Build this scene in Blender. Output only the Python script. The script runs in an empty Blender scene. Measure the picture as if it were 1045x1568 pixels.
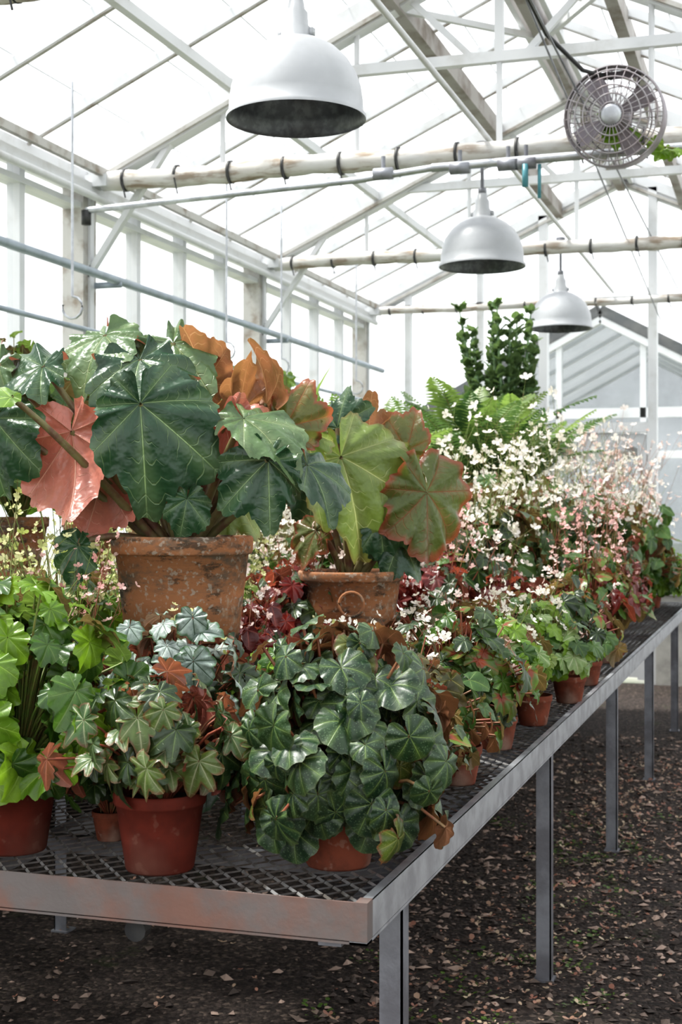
import bpy, math, random
import numpy as np
from mathutils import Vector, Matrix
rng=random.Random(7); nr=np.random.RandomState(7)
TH=math.atan(.32); C_,S_=math.cos(TH),math.sin(TH)
def W(xc,d,z=0.): return Vector((C_*xc-S_*d, S_*xc+C_*d, z))
TZ=0.757; CAMH=1.40
scn=bpy.context.scene
scn.view_settings.view_transform='Standard'
try: scn.view_settings.look='Medium High Contrast'
except Exception as ex: print('look',ex)
scn.view_settings.exposure=0.86
COL=scn.collection
# ------------------------------------------------------------------ node helpers
class NT:
    def __init__(s,name):
        m=bpy.data.materials.new(name); m.use_nodes=True; s.m=m; s.t=m.node_tree; s.t.nodes.clear()
        s.out=s.n('ShaderNodeOutputMaterial')
    def n(s,ty,**k):
        nd=s.t.nodes.new(ty)
        for a,b in k.items(): setattr(nd,a,b)
        return nd
    def l(s,a,b): s.t.links.new(a,b)
    def setin(s,nd,key,v):
        if hasattr(v,'is_output'): s.l(v,nd.inputs[key])
        else: nd.inputs[key].default_value=v
    def math(s,op,a,b=0.,c=0.,clamp=False):
        nd=s.n('ShaderNodeMath',operation=op,use_clamp=clamp)
        s.setin(nd,0,a); s.setin(nd,1,b); s.setin(nd,2,c); return nd.outputs[0]
    def smooth(s,v,a,b,lo=0.,hi=1.):
        nd=s.n('ShaderNodeMapRange',interpolation_type='SMOOTHSTEP')
        s.setin(nd,0,v); s.setin(nd,1,a); s.setin(nd,2,b); s.setin(nd,3,lo); s.setin(nd,4,hi); return nd.outputs[0]
    def mix(s,f,a,b,bt='MIX'):
        nd=s.n('ShaderNodeMix',data_type='RGBA',blend_type=bt)
        s.setin(nd,0,f)
        s.setin(nd,6,a if hasattr(a,'is_output') else (*a,1)); s.setin(nd,7,b if hasattr(b,'is_output') else (*b,1))
        return nd.outputs[2]
    def noise(s,scale,detail=4,rough=.5,vec=None,out=0):
        nd=s.n('ShaderNodeTexNoise'); nd.inputs['Scale'].default_value=scale; nd.inputs['Detail'].default_value=detail; nd.inputs['Roughness'].default_value=rough
        if vec is not None: s.l(vec,nd.inputs['Vector'])
        return nd.outputs[out]
    def obj(s): return s.n('ShaderNodeTexCoord').outputs['Object']
    def bump(s,h,st=.3,dist=.01):
        nd=s.n('ShaderNodeBump'); nd.inputs['Strength'].default_value=st; nd.inputs['Distance'].default_value=dist; s.l(h,nd.inputs['Height']); return nd.outputs[0]
    def prin(s,col,rough=.5,metal=0.,norm=None,spec=.5):
        nd=s.n('ShaderNodeBsdfPrincipled')
        s.setin(nd,'Base Color',col if hasattr(col,'is_output') else (*col,1)); s.setin(nd,'Roughness',rough); s.setin(nd,'Metallic',metal)
        nd.inputs['Specular IOR Level'].default_value=spec
        if norm is not None: s.l(norm,nd.inputs['Normal'])
        return nd.outputs[0]
    def done(s,sh): s.l(sh,s.out.inputs[0]); return s.m
def simple(name,a,b=None,scale=8,rough=.5,metal=0.,bump=.15,lo=.4,hi=.65,spec=.5,bd=.004,detail=5):
    t=NT(name); v=t.obj()
    if b is None: b=tuple(x*.8 for x in a)
    n=t.noise(scale,detail,.6,v)
    f=t.smooth(n,lo,hi); c=t.mix(f,a,b)
    nn=t.bump(t.noise(scale*6,4,.6,v),bump,bd)
    return t.done(t.prin(c,rough,metal,nn,spec))
def leafmat(name,a,b,vein,under,vw=.05,trans=.3,rough=.38,edge=None,ew=.9,sec=.4,dots=None,center=None,underv=None,mot=.45,bs=.35,bd=.003,s2=4.6,ms=28,um=.3):
    t=NT(name)
    rn=t.n('ShaderNodeAttribute',attribute_name='rnd').outputs['Fac']
    uv=t.n('ShaderNodeAttribute',attribute_name='luv').outputs['Vector']
    sp=t.n('ShaderNodeSeparateXYZ'); t.l(uv,sp.inputs[0]); u,v=sp.outputs[0],sp.outputs[1]
    base=t.mix(rn,a,b)
    no=t.noise(ms,5,.65,t.obj())
    base=t.mix(t.smooth(no,.35,.7,0,mot),base,tuple(x*.45 for x in a))
    pu=t.math('PINGPONG',t.math('ADD',u,20.),.5)
    base=t.mix(t.smooth(pu,.0,.3,.22,0),base,vein)
    d=t.math('MULTIPLY',pu,t.math('ADD',v,.06))
    m1=t.smooth(d,vw*.25,vw,1,0)
    m1=t.math('MULTIPLY',m1,t.smooth(v,.55,1.0,1,.35))
    wob=t.math('MULTIPLY',t.noise(14,2,.5,t.obj()),.5)
    sv=t.math('PINGPONG',t.math('ADD',wob,t.math('SUBTRACT',t.math('MULTIPLY',v,s2),t.math('MULTIPLY',pu,3.4))),.5)
    m2=t.smooth(sv,.015,.06,1,0)
    m2=t.math('MULTIPLY',m2,t.smooth(pu,.20,.42,1,0))
    if edge is not None: base=t.mix(t.smooth(t.math('ADD',v,t.math('MULTIPLY',wob,.25)),ew-.02,ew+.14),base,edge)
    if center is not None: base=t.mix(t.smooth(v,.25,.6,1,0),base,center)
    if dots is not None:
        vo=t.n('ShaderNodeTexVoronoi'); vo.inputs['Scale'].default_value=230; t.l(t.obj(),vo.inputs['Vector'])
        base=t.mix(t.smooth(vo.outputs['Distance'],.2,.36,.7,0),base,dots)
    mm=t.math('MAXIMUM',m1,t.math('MULTIPLY',m2,sec))
    top=t.mix(mm,base,vein)
    un=t.mix(t.smooth(no,.35,.7,0,um),under,tuple(x*.6 for x in a))
    un=t.mix(mm,un,underv if underv else tuple(min(1,x*1.5+.03) for x in under))
    bf=t.n('ShaderNodeNewGeometry').outputs['Backfacing']
    col=t.mix(bf,top,un)
    hb=t.math('SUBTRACT',t.math('MULTIPLY',m2,-.5),t.math('MULTIPLY',m1,1.))
    hb=t.math('ADD',hb,t.math('MULTIPLY',t.noise(30,2,.5,t.obj()),2.2))
    nn=t.bump(hb,bs,bd)
    p=t.prin(col,rough,0,nn,.55)
    tr=t.n('ShaderNodeBsdfTranslucent')
    tc2=t.mix(1.,col,(1.6,1.6,1.2),'MULTIPLY'); t.l(tc2,tr.inputs[0])
    mx=t.n('ShaderNodeMixShader'); mx.inputs[0].default_value=trans; t.l(p,mx.inputs[1]); t.l(tr.outputs[0],mx.inputs[2])
    return t.done(mx.outputs[0])
def petalmat(name,a,b):
    t=NT(name); rn=t.n('ShaderNodeAttribute',attribute_name='rnd').outputs['Fac']
    c=t.mix(rn,a,b); p=t.prin(c,.5); tr=t.n('ShaderNodeBsdfTranslucent'); t.l(c,tr.inputs[0])
    mx=t.n('ShaderNodeMixShader'); mx.inputs[0].default_value=.4; t.l(p,mx.inputs[1]); t.l(tr.outputs[0],mx.inputs[2])
    return t.done(mx.outputs[0])
# ------------------------------------------------------------------ mesh builder
class MB:
    def __init__(s): s.V=[];s.F=[];s.MI=[];s.UV=[];s.R=[];s.n=0
    def add(s,v,f,m=0,uv=None,r=0.):
        v=np.asarray(v,float).reshape(-1,3); k=len(v)
        s.V.append(v); o=s.n
        s.F.extend([tuple(i+o for i in q) for q in f]); s.MI.extend([m]*len(f))
        s.UV.append(np.zeros((k,2)) if uv is None else uv); s.R.append(np.full(k,r)); s.n+=k
    def mesh(s,name,mats,smooth=True):
        me=bpy.data.meshes.new(name); V=np.concatenate(s.V)
        me.from_pydata(V.tolist(),[],s.F)
        for m in mats: me.materials.append(m)
        me.polygons.foreach_set('material_index',s.MI)
        me.polygons.foreach_set('use_smooth',[smooth]*len(s.F))
        UV=np.concatenate(s.UV); R=np.concatenate(s.R)
        a=me.attributes.new('luv','FLOAT_VECTOR','POINT'); a.data.foreach_set('vector',np.c_[UV,np.zeros(len(UV))].ravel())
        a=me.attributes.new('rnd','FLOAT','POINT'); a.data.foreach_set('value',R)
        me.update(); return me
    def obj(s,name,mats,smooth=False,parent=None,loc=None):
        o=bpy.data.objects.new(name,s.mesh(name,mats,smooth)); COL.objects.link(o)
        if parent: o.parent=parent
        if loc is not None: o.location=loc
        return o
def empty(name,loc=(0,0,0),rot=0.,scale=1.):
    e=bpy.data.objects.new(name,None); e.empty_display_size=.1; COL.objects.link(e); e.location=loc; e.rotation_euler=(0,0,rot); e.scale=(scale,)*3; return e
def child(me,name,parent,loc=(0,0,0)):
    o=bpy.data.objects.new(name,me); COL.objects.link(o); o.parent=parent; o.location=loc; return o
def nrm(v):
    v=np.asarray(v,float); return v/(np.linalg.norm(v)+1e-9)
BF=[(0,1,3,2),(4,6,7,5),(0,4,5,1),(2,3,7,6),(0,2,6,4),(1,5,7,3)]
def beam(mb,p0,p1,w,h,m=0,up=(0,0,1)):
    p0=np.array(p0,float);p1=np.array(p1,float);t=nrm(p1-p0);up=np.array(up,float)
    if abs(t@nrm(up))>.98: up=np.array((0,1.,0))
    b=nrm(np.cross(t,up)); u=np.cross(b,t); v=[]
    for p in (p0,p1):
        for a in (-1,1):
            for c in (-1,1): v.append(p+b*a*w/2+u*c*h/2)
    mb.add(v,BF,m)
def box(mb,x0,x1,y0,y1,z0,z1,m=0):
    beam(mb,((x0+x1)/2,y0,(z0+z1)/2),((x0+x1)/2,y1,(z0+z1)/2),abs(x1-x0),abs(z1-z0),m)
def tube(mb,pts,rad,sides=6,m=0,r=0.,caps=False):
    P=np.array(pts,float); n=len(P); rad=np.broadcast_to(rad,(n,)) if np.ndim(rad)<=1 else rad
    T=np.gradient(P,axis=0); v=[]; ref=np.array((0.,0,1))
    if abs(nrm(P[-1]-P[0])@ref)>.9: ref=np.array((1.,0,0))
    for i in range(n):
        t=nrm(T[i]); b=nrm(np.cross(t,ref)); u=np.cross(b,t)
        for k in range(sides):
            a=2*math.pi*k/sides; v.append(P[i]+(b*math.cos(a)+u*math.sin(a))*rad[i])
    f=[(i*sides+k,i*sides+(k+1)%sides,(i+1)*sides+(k+1)%sides,(i+1)*sides+k) for i in range(n-1) for k in range(sides)]
    if caps: f+=[tuple(range(sides))[::-1],tuple((n-1)*sides+k for k in range(sides))]
    mb.add(v,f,m,None,r)
def bez(p0,p1,p2,n=6):
    p0,p1,p2=[np.array(p,float) for p in (p0,p1,p2)]
    return [p0*(1-t)**2+p1*2*t*(1-t)+p2*t*t for t in np.linspace(0,1,n)]
def lathe(mb,prof,seg=40,m=0):
    v=[];n=len(prof)
    for (r,z) in prof:
        for k in range(seg):
            a=2*math.pi*k/seg; v.append((r*math.cos(a),r*math.sin(a),z))
    f=[(i*seg+k,i*seg+(k+1)%seg,(i+1)*seg+(k+1)%seg,(i+1)*seg+k) for i in range(n-1) for k in range(seg)]
    mb.add(v,f,m)
# ------------------------------------------------------------------ leaves
def leaf(K=7,per=8,rings=5,e=.35,depth=.2,sharp=1.,tooth=.0,tn=3,asym=0.,puck=.05,cup=0.,droop=.15,wave=.03,fold=0.,A=2.45,seed=0,tip=.0,quilt=0.):
    rs=np.random.RandomState(seed); N=K*per
    gap=.12; th=np.linspace(-math.pi+gap,math.pi-gap,N+1)
    u=th/(2*A/(K-1))
    E=(1-e)/(1-e*np.cos(th))*(1+asym*np.sin(th))
    lb=(.5+.5*np.cos(2*math.pi*u))**sharp
    kk=np.round(u); lamp=1+.35*np.sin(kk*2.3+seed)
    r=E*(1-depth*lamp*(1-lb))
    if tip: r=r*(1+tip*np.exp(-(th/.16)**2))
    if tooth: r=r*(1+tooth*(1-2*np.abs(((u*tn)%1)-.5)*2)*.5+tooth*.25*rs.randn(N+1))
    r=r*np.clip((math.pi-np.abs(th))/.35,.25,1)**.5
    rho=np.linspace(0.02,1,rings+1)
    RR=r[:,None]*rho[None,:]; X=RR*np.cos(th)[:,None]; Y=RR*np.sin(th)[:,None]
    ph=rs.rand()*6
    cr=np.abs(np.sin(math.pi*u))**.75*2
    Z=puck*cr[:,None]*(rho*(1.25-.6*rho))[None,:]*.8
    Z=Z+cup*RR**2-droop*RR**2*1.0+wave*np.sin(3*th+ph)[:,None]*rho[None,:]**2+wave*.7*np.sin(u*2*math.pi*1.5+ph)[:,None]*rho[None,:]**3
    if quilt: Z=Z+quilt*(np.sin(X*17+ph+2*np.sin(Y*7))*np.sin(Y*15+ph*2+2*np.sin(X*6)))*rho[None,:]
    Z=Z+fold*np.abs(Y)
    V=np.stack([X,Y,Z],-1).reshape(-1,3)
    UV=np.stack([np.repeat(u[:,None],rings+1,1),np.repeat(rho[None,:],N+1,0)],-1).reshape(-1,2)
    q=rings+1
    F=[(i*q+j,i*q+j+1,(i+1)*q+j+1,(i+1)*q+j) for i in range(N) for j in range(rings)]
    return V,F,UV
def put(mb,T,pos,t,n,size,mat=0,r=0.,zmin=None):
    V,F,UV=T; t=nrm(t); n=np.asarray(n,float); n=nrm(n-(n@t)*t); b=np.cross(n,t)
    M=np.stack([t,b,n],0); P=V@M*size+np.asarray(pos,float)
    if zmin is not None: P[:,2]=np.maximum(P[:,2],zmin+.002*rng.random())
    mb.add(P,F,mat,UV,r)
PET=(np.array([(0,0,0),(.25,-.25,.03),(.65,-.42,.12),(.98,-.22,.22),(.98,.22,.22),(.65,.42,.12),(.25,.25,.03)]),[(0,1,2,3,4,5,6)],np.zeros((7,2)))
def flower(mb,pos,n,size,mat,r,np_=4):
    n=nrm(n); a=nrm(np.cross(n,(.3,.5,.81))); b=np.cross(n,a); o=rng.random()*6
    for k in range(np_):
        an=o+2*math.pi*k/np_; put(mb,PET,pos,a*math.cos(an)+b*math.sin(an)+n*.15,n,size*(1 if k%2 else .75),mat,r)
def rv(s=1.): return np.array([rng.uniform(-s,s) for _ in range(3)])
def mound(mb,Ts,n,R,H,size,z0,phimax=1.75,jit=.3,mat=0,stem=1,sr=.0022,flat=.0,mats=None,szv=.38,cz=.35,spread=.45,lobes=.16):
    lob=rng.random()*6
    for i in range(n):
        f=(i+.5)/n; az=i*2.39996+rng.uniform(-.4,.4); phi=phimax*math.sqrt(f)
        rr=R*(1-spread+1.45*spread*rng.random())*(1+lobes*math.sin(2*az+lob)+.1*math.sin(5*az+lob)); o=np.array((math.cos(az),math.sin(az),0.))
        zc=z0+H*cz
        pos=o*rr*math.sin(min(phi,1.75))+np.array((0,0,zc+(H*(1-cz))*math.cos(phi)*(.62+.5*rng.random())))
        pn=min(phi,1.8)*(.75-flat)
        n_=o*math.sin(pn)+np.array((0,0,math.cos(pn)))+rv(jit)
        t_=o*math.cos(pn)-np.array((0,0,math.sin(pn)+.1))+rv(jit*1.3)
        sz=size*(1-szv+1.7*szv*rng.random())*(.72+.28*min(1,phi))
        T=rng.choice(Ts); pa=pos-nrm(t_)*sz*.35; pa[2]=max(pa[2],.03)
        m=mat if mats is None else rng.choice(mats)
        put(mb,T,pa,t_,n_,sz,m,rng.random(),zmin=.006)
        base=np.array((o[0]*.015,o[1]*.015,z0-.01))
        tube(mb,bez(base,(base+pa)/2+np.array((0,0,.25*H)),pa,5),np.linspace(sr*1.3,sr,5),4,stem)
def sprays(mb,n,R,z0,H,fl,size,mat=2,stem=1,spread=.05,lean=.5,np_=4):
    for i in range(n):
        az=rng.random()*6.28; rr=R*math.sqrt(rng.random()); o=np.array((math.cos(az),math.sin(az),0))
        h=H*(.62+.5*rng.random()); p=o*rr+np.array((0,0,h)); b=o*rr*.3+np.array((0,0,z0))
        tube(mb,bez(b,b+np.array((0,0,(h-z0)*.6)),p,6),np.linspace(.002,.001,6),4,stem)
        for k in range(fl):
            q=p+rv(1.)*spread*np.array((1,1,1.6))
            tube(mb,[p-np.array((0,0,spread*.6)),q],.0006,3,stem)
            flower(mb,q,np.array((0,0,.6))+o*.3+rv(.8),size*(.5+.7*rng.random()),mat,rng.random(),np_)
def frond(mb,base,az,L,rise,mat=0,stem=1,n=24,pl=.16,droop=.6):
    o=np.array((math.cos(az),math.sin(az),0)); up=np.array((0,0,1.)); side=np.cross(up,o); base=np.array(base,float); pts=[]
    for k in range(n+1):
        s=k/n; pts.append(base+o*L*(s*math.cos(rise)+.15*s*s)+up*L*(s*math.sin(rise)-droop*s*s*.6))
    tube(mb,pts,np.linspace(.004,.001,n+1),4,stem)
    r=rng.random()
    for k in range(2,n+1):
        s=k/n; tl=nrm(pts[k]-pts[k-1]); nn=nrm(np.cross(tl,side)*-1.)
        if nn[2]<0: nn=-nn
        ln=pl*L*math.sin(math.pi*min(1,(s*.9+.08)))**.7*1.1+.004
        for sg in (-1,1):
            d=nrm(side*sg+tl*.45-up*.12+rv(.06)); b=pts[k]; wv=tl*L/n*.42
            v=[b-wv*.4,b+wv*.4,b+d*ln*.5+wv*.95+nn*.004,b+d*ln*.5-wv*.75+nn*.004,b+d*ln-up*.02*L*.5+wv*.3]
            if sg>0: f=[(0,3,2,1),(3,4,2)]
            else: f=[(0,1,2,3),(3,2,4)]
            mb.add(v,f,mat,np.array([(.3,.3),(.3,.3),(.5,.6),(.5,.6),(.4,.8)]),r)
def strap(mb,base,az,L,rise,w,mat,droop=.7,n=8):
    o=np.array((math.cos(az),math.sin(az),0)); up=np.array((0,0,1.)); side=np.cross(up,o); v=[]; uv=[]
    for k in range(n+1):
        s=k/n; p=np.array(base)+o*L*s*math.cos(rise)+up*L*(s*math.sin(rise)-droop*s*s*.5)
        ww=w*math.sin(math.pi*min(.97,(.12+.88*s)))**.8
        v+=[p-side*ww+up*ww*.3,p,p+side*ww+up*ww*.3]; uv+=[(.5,s*.8),(.05,s*.8),(.5,s*.8)]
    f=[]
    for k in range(n):
        a=3*k; f+=[(a,a+3,a+4,a+1),(a+1,a+4,a+5,a+2)]
    f=[q[::-1] for q in f]
    mb.add(v,f,mat,np.array(uv),rng.random())
# ------------------------------------------------------------------ materials
paint=simple('white_paint',(.60,.61,.625),(.48,.48,.475),5,.5,0,.1,.5,.8)
paint_old=simple('weathered_paint',(.44,.43,.41),(.22,.18,.14),7,.6,0,.3,.45,.72)
rust_paint=simple('stained_beam',(.32,.30,.285),(.15,.12,.095),4,.6,0,.3,.42,.68)
galv=simple('galvanised_steel',(.40,.41,.44),(.56,.58,.61),14,.42,.7,.12,.35,.65)
galv_d=simple('dull_galvanised_steel',(.29,.30,.33),(.19,.19,.21),9,.5,.5,.2,.35,.65)
rust=simple('rusty_galvanised_edge',(.22,.125,.10),(.17,.15,.145),5,.5,.35,.2,.38,.60)
meshm=simple('mesh_steel',(.40,.40,.40),(.22,.20,.18),20,.4,.6,.1)
black=simple('black_rubber',(.02,.02,.022),(.04,.04,.04),10,.5)
lampw=simple('lamp_enamel',(.42,.43,.45),(.36,.37,.39),4,.35,0,.03)
lampi=simple('lamp_inner_enamel',(.085,.09,.105),(.15,.16,.18),30,.35,.3,.05)
bulbm=simple('bulb_glass',(.8,.8,.75),(.8,.8,.75),3,.2,0,.0)
concrete=simple('concrete_kneewall',(.45,.44,.41),(.33,.32,.3),5,.85,0,.4)
pipeb=simple('blue_grey_pipe',(.32,.37,.42),(.26,.30,.34),8,.4,.2,.05)
soil=simple('potting_soil',(.03,.02,.014),(.07,.05,.035),60,.95,0,.8,bd=.01)
fanm=simple('fan_wire',(.38,.36,.38),(.3,.26,.27),12,.4,.4,.05)
fand=simple('fan_drum',(.27,.24,.27),(.18,.15,.16),10,.5,.3,.1)
teal=simple('teal_valve',(.08,.25,.29),(.06,.2,.24),10,.4)
darkroof=simple('dark_roof_trim',(.07,.075,.08),(.12,.12,.12),4,.7)
def terra(name,a,b,c,scale=9,amt=.5,rough=.8):
    t=NT(name); v=t.obj(); n=t.noise(scale,6,.65,v); n2=t.noise(scale*.35,4,.6,v); n3=t.noise(scale*5,3,.5,v)
    col=t.mix(t.smooth(n,.38,.62),a,b); col=t.mix(t.smooth(n2,.5,.66,0,amt),col,c); col=t.mix(t.smooth(n3,.6,.7,0,.35),col,c)
    return t.done(t.prin(col,rough,0,t.bump(n3,.25,.003),.2))
terra_new=terra('terracotta',(.23,.07,.040),(.14,.05,.032),(.36,.25,.195),11,.7,.9)
terra_pl=terra('red_clay_pot',(.135,.025,.015),(.095,.020,.013),(.20,.10,.075),9,.45,.75)
terra_or=terra('orange_terracotta',(.36,.12,.05),(.27,.09,.045),(.5,.32,.22),8,.4)
def aged():
    t=NT('aged_terracotta'); v=t.obj(); mp=t.n('ShaderNodeMapping'); mp.inputs['Scale'].default_value=(1,1,2.6); t.l(v,mp.inputs[0]); m=mp.outputs[0]
    n=t.noise(5,8,.7,m); n2=t.noise(11,7,.7,m); n3=t.noise(80,3,.5,v)
    c=t.mix(t.smooth(n,.46,.60),(.30,.135,.065),(.13,.095,.07)); c=t.mix(t.smooth(n2,.53,.63,0,.8),c,(.035,.030,.022))
    c=t.mix(t.smooth(t.noise(3.6,5,.65,m),.52,.62,0,.85),c,(.38,.16,.07)); c=t.mix(t.smooth(t.noise(7,5,.7,v),.58,.68,0,.6),c,(.36,.31,.24)); c=t.mix(t.smooth(n3,.56,.66,0,.6),c,(.36,.32,.27))
    return t.done(t.prin(c,.8,0,t.bump(n2,.4,.004),.25))
terra_aged=aged()
def glassm():
    t=NT('greenhouse_glass'); tr=t.n('ShaderNodeBsdfTransparent'); tr.inputs[0].default_value=(.90,.915,.925,1)
    g=t.n('ShaderNodeBsdfGlossy'); g.inputs[1].default_value=.08; g.inputs[0].default_value=(.9,.9,.9,1)
    mx=t.n('ShaderNodeMixShader'); mx.inputs[0].default_value=.05; t.l(tr.outputs[0],mx.inputs[1]); t.l(g.outputs[0],mx.inputs[2]); return t.done(mx.outputs[0])
glass=glassm()
def wrapm():
    t=NT('burlap_wrap'); v=t.obj(); mp=t.n('ShaderNodeMapping'); mp.inputs['Scale'].default_value=(1.5,7,7); t.l(v,mp.inputs[0])
    n=t.noise(4,6,.6,mp.outputs[0]); n2=t.noise(2.2,3,.5,v)
    c=t.mix(t.smooth(n,.44,.62),(.54,.52,.49),(.27,.215,.165)); c=t.mix(t.smooth(n2,.42,.58,0,.65),c,(.60,.60,.60))
    return t.done(t.prin(c,.85,0,t.bump(n,.4,.008)))
wrap=wrapm()
def floorm():
    t=NT('gravel_soil'); v=t.obj(); n=t.noise(1.3,5,.6,v); n2=t.noise(40,6,.7,v)
    vo=t.n('ShaderNodeTexVoronoi'); vo.inputs['Scale'].default_value=75; t.l(v,vo.inputs['Vector'])
    sp=t.n('ShaderNodeSeparateColor'); t.l(vo.outputs['Color'],sp.inputs[0])
    c=t.mix(t.smooth(n,.35,.65),(.022,.016,.013),(.038,.029,.027)); c=t.mix(t.smooth(n2,.42,.66),c,(.095,.072,.062))
    c=t.mix(t.smooth(sp.outputs[0],.8,.95,0,.55),c,(.24,.185,.15)); c=t.mix(t.smooth(sp.outputs[1],.7,.9,0,.6),c,(.012,.008,.007))
    c=t.mix(t.smooth(t.noise(2.6,5,.7,v),.6,.68,0,.45),c,(.04,.06,.015))
    h=t.math('ADD',t.math('MULTIPLY',vo.outputs['Distance'],-.8),n2)
    return t.done(t.prin(c,.85,0,t.bump(h,1.,.02),.3))
floor_m=floorm()
ground_m=simple('outdoor_ground',(.26,.26,.23),(.18,.21,.13),1.2,.9)
stone_m=(lambda t:t.done(t.prin(t.mix(t.n('ShaderNodeAttribute',attribute_name='rnd').outputs['Fac'],(.04,.030,.026),(.46,.34,.28)),.8)))(NT('gravel_stone'))
petal_f=petalmat('fallen_petal',(.42,.20,.145),(.75,.62,.45))
moss_m=leafmat('moss_weed',(.06,.13,.02),(.12,.2,.03),(.12,.2,.05),(.15,.2,.05))
stemG=simple('green_stem',(.17,.25,.06),(.23,.17,.07),30,.5); stemR=simple('red_stem',(.26,.075,.045),(.20,.13,.06),30,.45); stemB=simple('brown_green_petiole',(.17,.16,.07),(.12,.06,.04),22,.5)
HB=dict(bs=.6,bd=.006,s2=6.0,ms=12)
L_dark=leafmat('leaf_dark_hero',(.018,.056,.026),(.028,.076,.032),(.27,.37,.19),(.46,.17,.13),.015,.14,.33,sec=.36,underv=(.66,.36,.28),um=.25,**HB)
L_dark2=leafmat('leaf_silvergreen_hero',(.065,.12,.05),(.10,.165,.07),(.34,.41,.22),(.36,.12,.10),.013,.18,.33,sec=.3,**HB)
L_yel=leafmat('leaf_yellowgreen_hero',(.12,.18,.04),(.16,.22,.055),(.46,.50,.25),(.33,.16,.09),.014,.28,.36,edge=(.16,.12,.04),ew=.97,sec=.42,**HB)
L_org=leafmat('leaf_backlit_copper_hero',(.17,.14,.05),(.22,.14,.06),(.42,.20,.11),(.30,.135,.08),.013,.40,.4,edge=(.33,.12,.065),sec=.4,underv=(.48,.29,.17),um=.5,**HB)  # orange-copper tones paint the glow of light from behind into the leaf colour
L_redg=leafmat('leaf_redgreen_hero',(.10,.145,.035),(.14,.14,.045),(.32,.12,.06),(.28,.13,.07),.012,.34,.34,edge=(.26,.08,.04),ew=.90,sec=.5,**HB)
L_rex=leafmat('leaf_rex_dotted',(.010,.034,.014),(.024,.055,.016),(.17,.25,.07),(.20,.09,.05),.020,.13,.40,sec=.15,dots=(.085,.14,.07),edge=(.08,.10,.045),ew=1.0)
L_rexo=leafmat('leaf_rex_olive',(.06,.095,.016),(.10,.115,.022),(.26,.27,.08),(.24,.11,.06),.02,.26,.4,sec=.2,dots=(.14,.18,.07),edge=(.14,.06,.03))
L_lime=leafmat('leaf_lime',(.09,.19,.012),(.20,.33,.025),(.26,.40,.07),(.18,.26,.07),.03,.33,.36,sec=.4)
L_mid=leafmat('leaf_mid_green',(.028,.08,.012),(.07,.15,.022),(.14,.22,.06),(.18,.12,.06),.03,.27,.34,sec=.4)
L_sil=leafmat('leaf_silver',(.22,.28,.25),(.42,.48,.45),(.03,.06,.035),(.22,.12,.09),.045,.14,.34,sec=.35,edge=(.06,.12,.06),mot=.75,ms=70)
L_star=leafmat('leaf_star',(.05,.11,.03),(.12,.17,.045),(.34,.37,.22),(.26,.09,.06),.04,.27,.36,sec=.3,edge=(.14,.08,.035))
L_dkg=leafmat('leaf_dark_small',(.014,.033,.012),(.035,.065,.018),(.10,.15,.05),(.20,.06,.045),.035,.2,.32,sec=.3)
L_olive=leafmat('leaf_olive_brown',(.055,.07,.018),(.10,.055,.023),(.20,.18,.06),(.18,.08,.045),.05,.3,.38,sec=.3)
L_red=leafmat('leaf_red',(.085,.009,.010),(.23,.027,.024),(.33,.10,.09),(.28,.07,.05),.03,.32,.32,sec=.4)
L_rcol=leafmat('leaf_red_center',(.10,.18,.03),(.18,.25,.045),(.30,.10,.05),(.20,.13,.06),.04,.36,.36,sec=.5,center=(.24,.05,.025))
L_pale=leafmat('leaf_pale_green',(.14,.26,.06),(.30,.40,.17),(.50,.56,.35),(.26,.32,.15),.05,.33,.36,sec=.4)
L_fern=leafmat('leaf_fern',(.11,.20,.05),(.22,.31,.10),(.3,.4,.12),(.18,.25,.09),.02,.42,.45,sec=.1)
L_fernd=leafmat('leaf_fern_dark',(.05,.11,.04),(.10,.17,.065),(.2,.3,.12),(.12,.18,.08),.02,.36,.45,sec=.1)
L_euph=simple('cactus_skin',(.13,.22,.11),(.20,.30,.15),16,.5)
P_w=petalmat('petal_white',(.80,.74,.62),(.92,.87,.84)); P_p=petalmat('petal_pink',(.68,.32,.30),(.86,.64,.60)); P_y=petalmat('petal_yellowgreen',(.46,.52,.15),(.78,.74,.45)); P_pw=petalmat('petal_blush',(.78,.54,.48),(.90,.84,.80))
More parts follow.
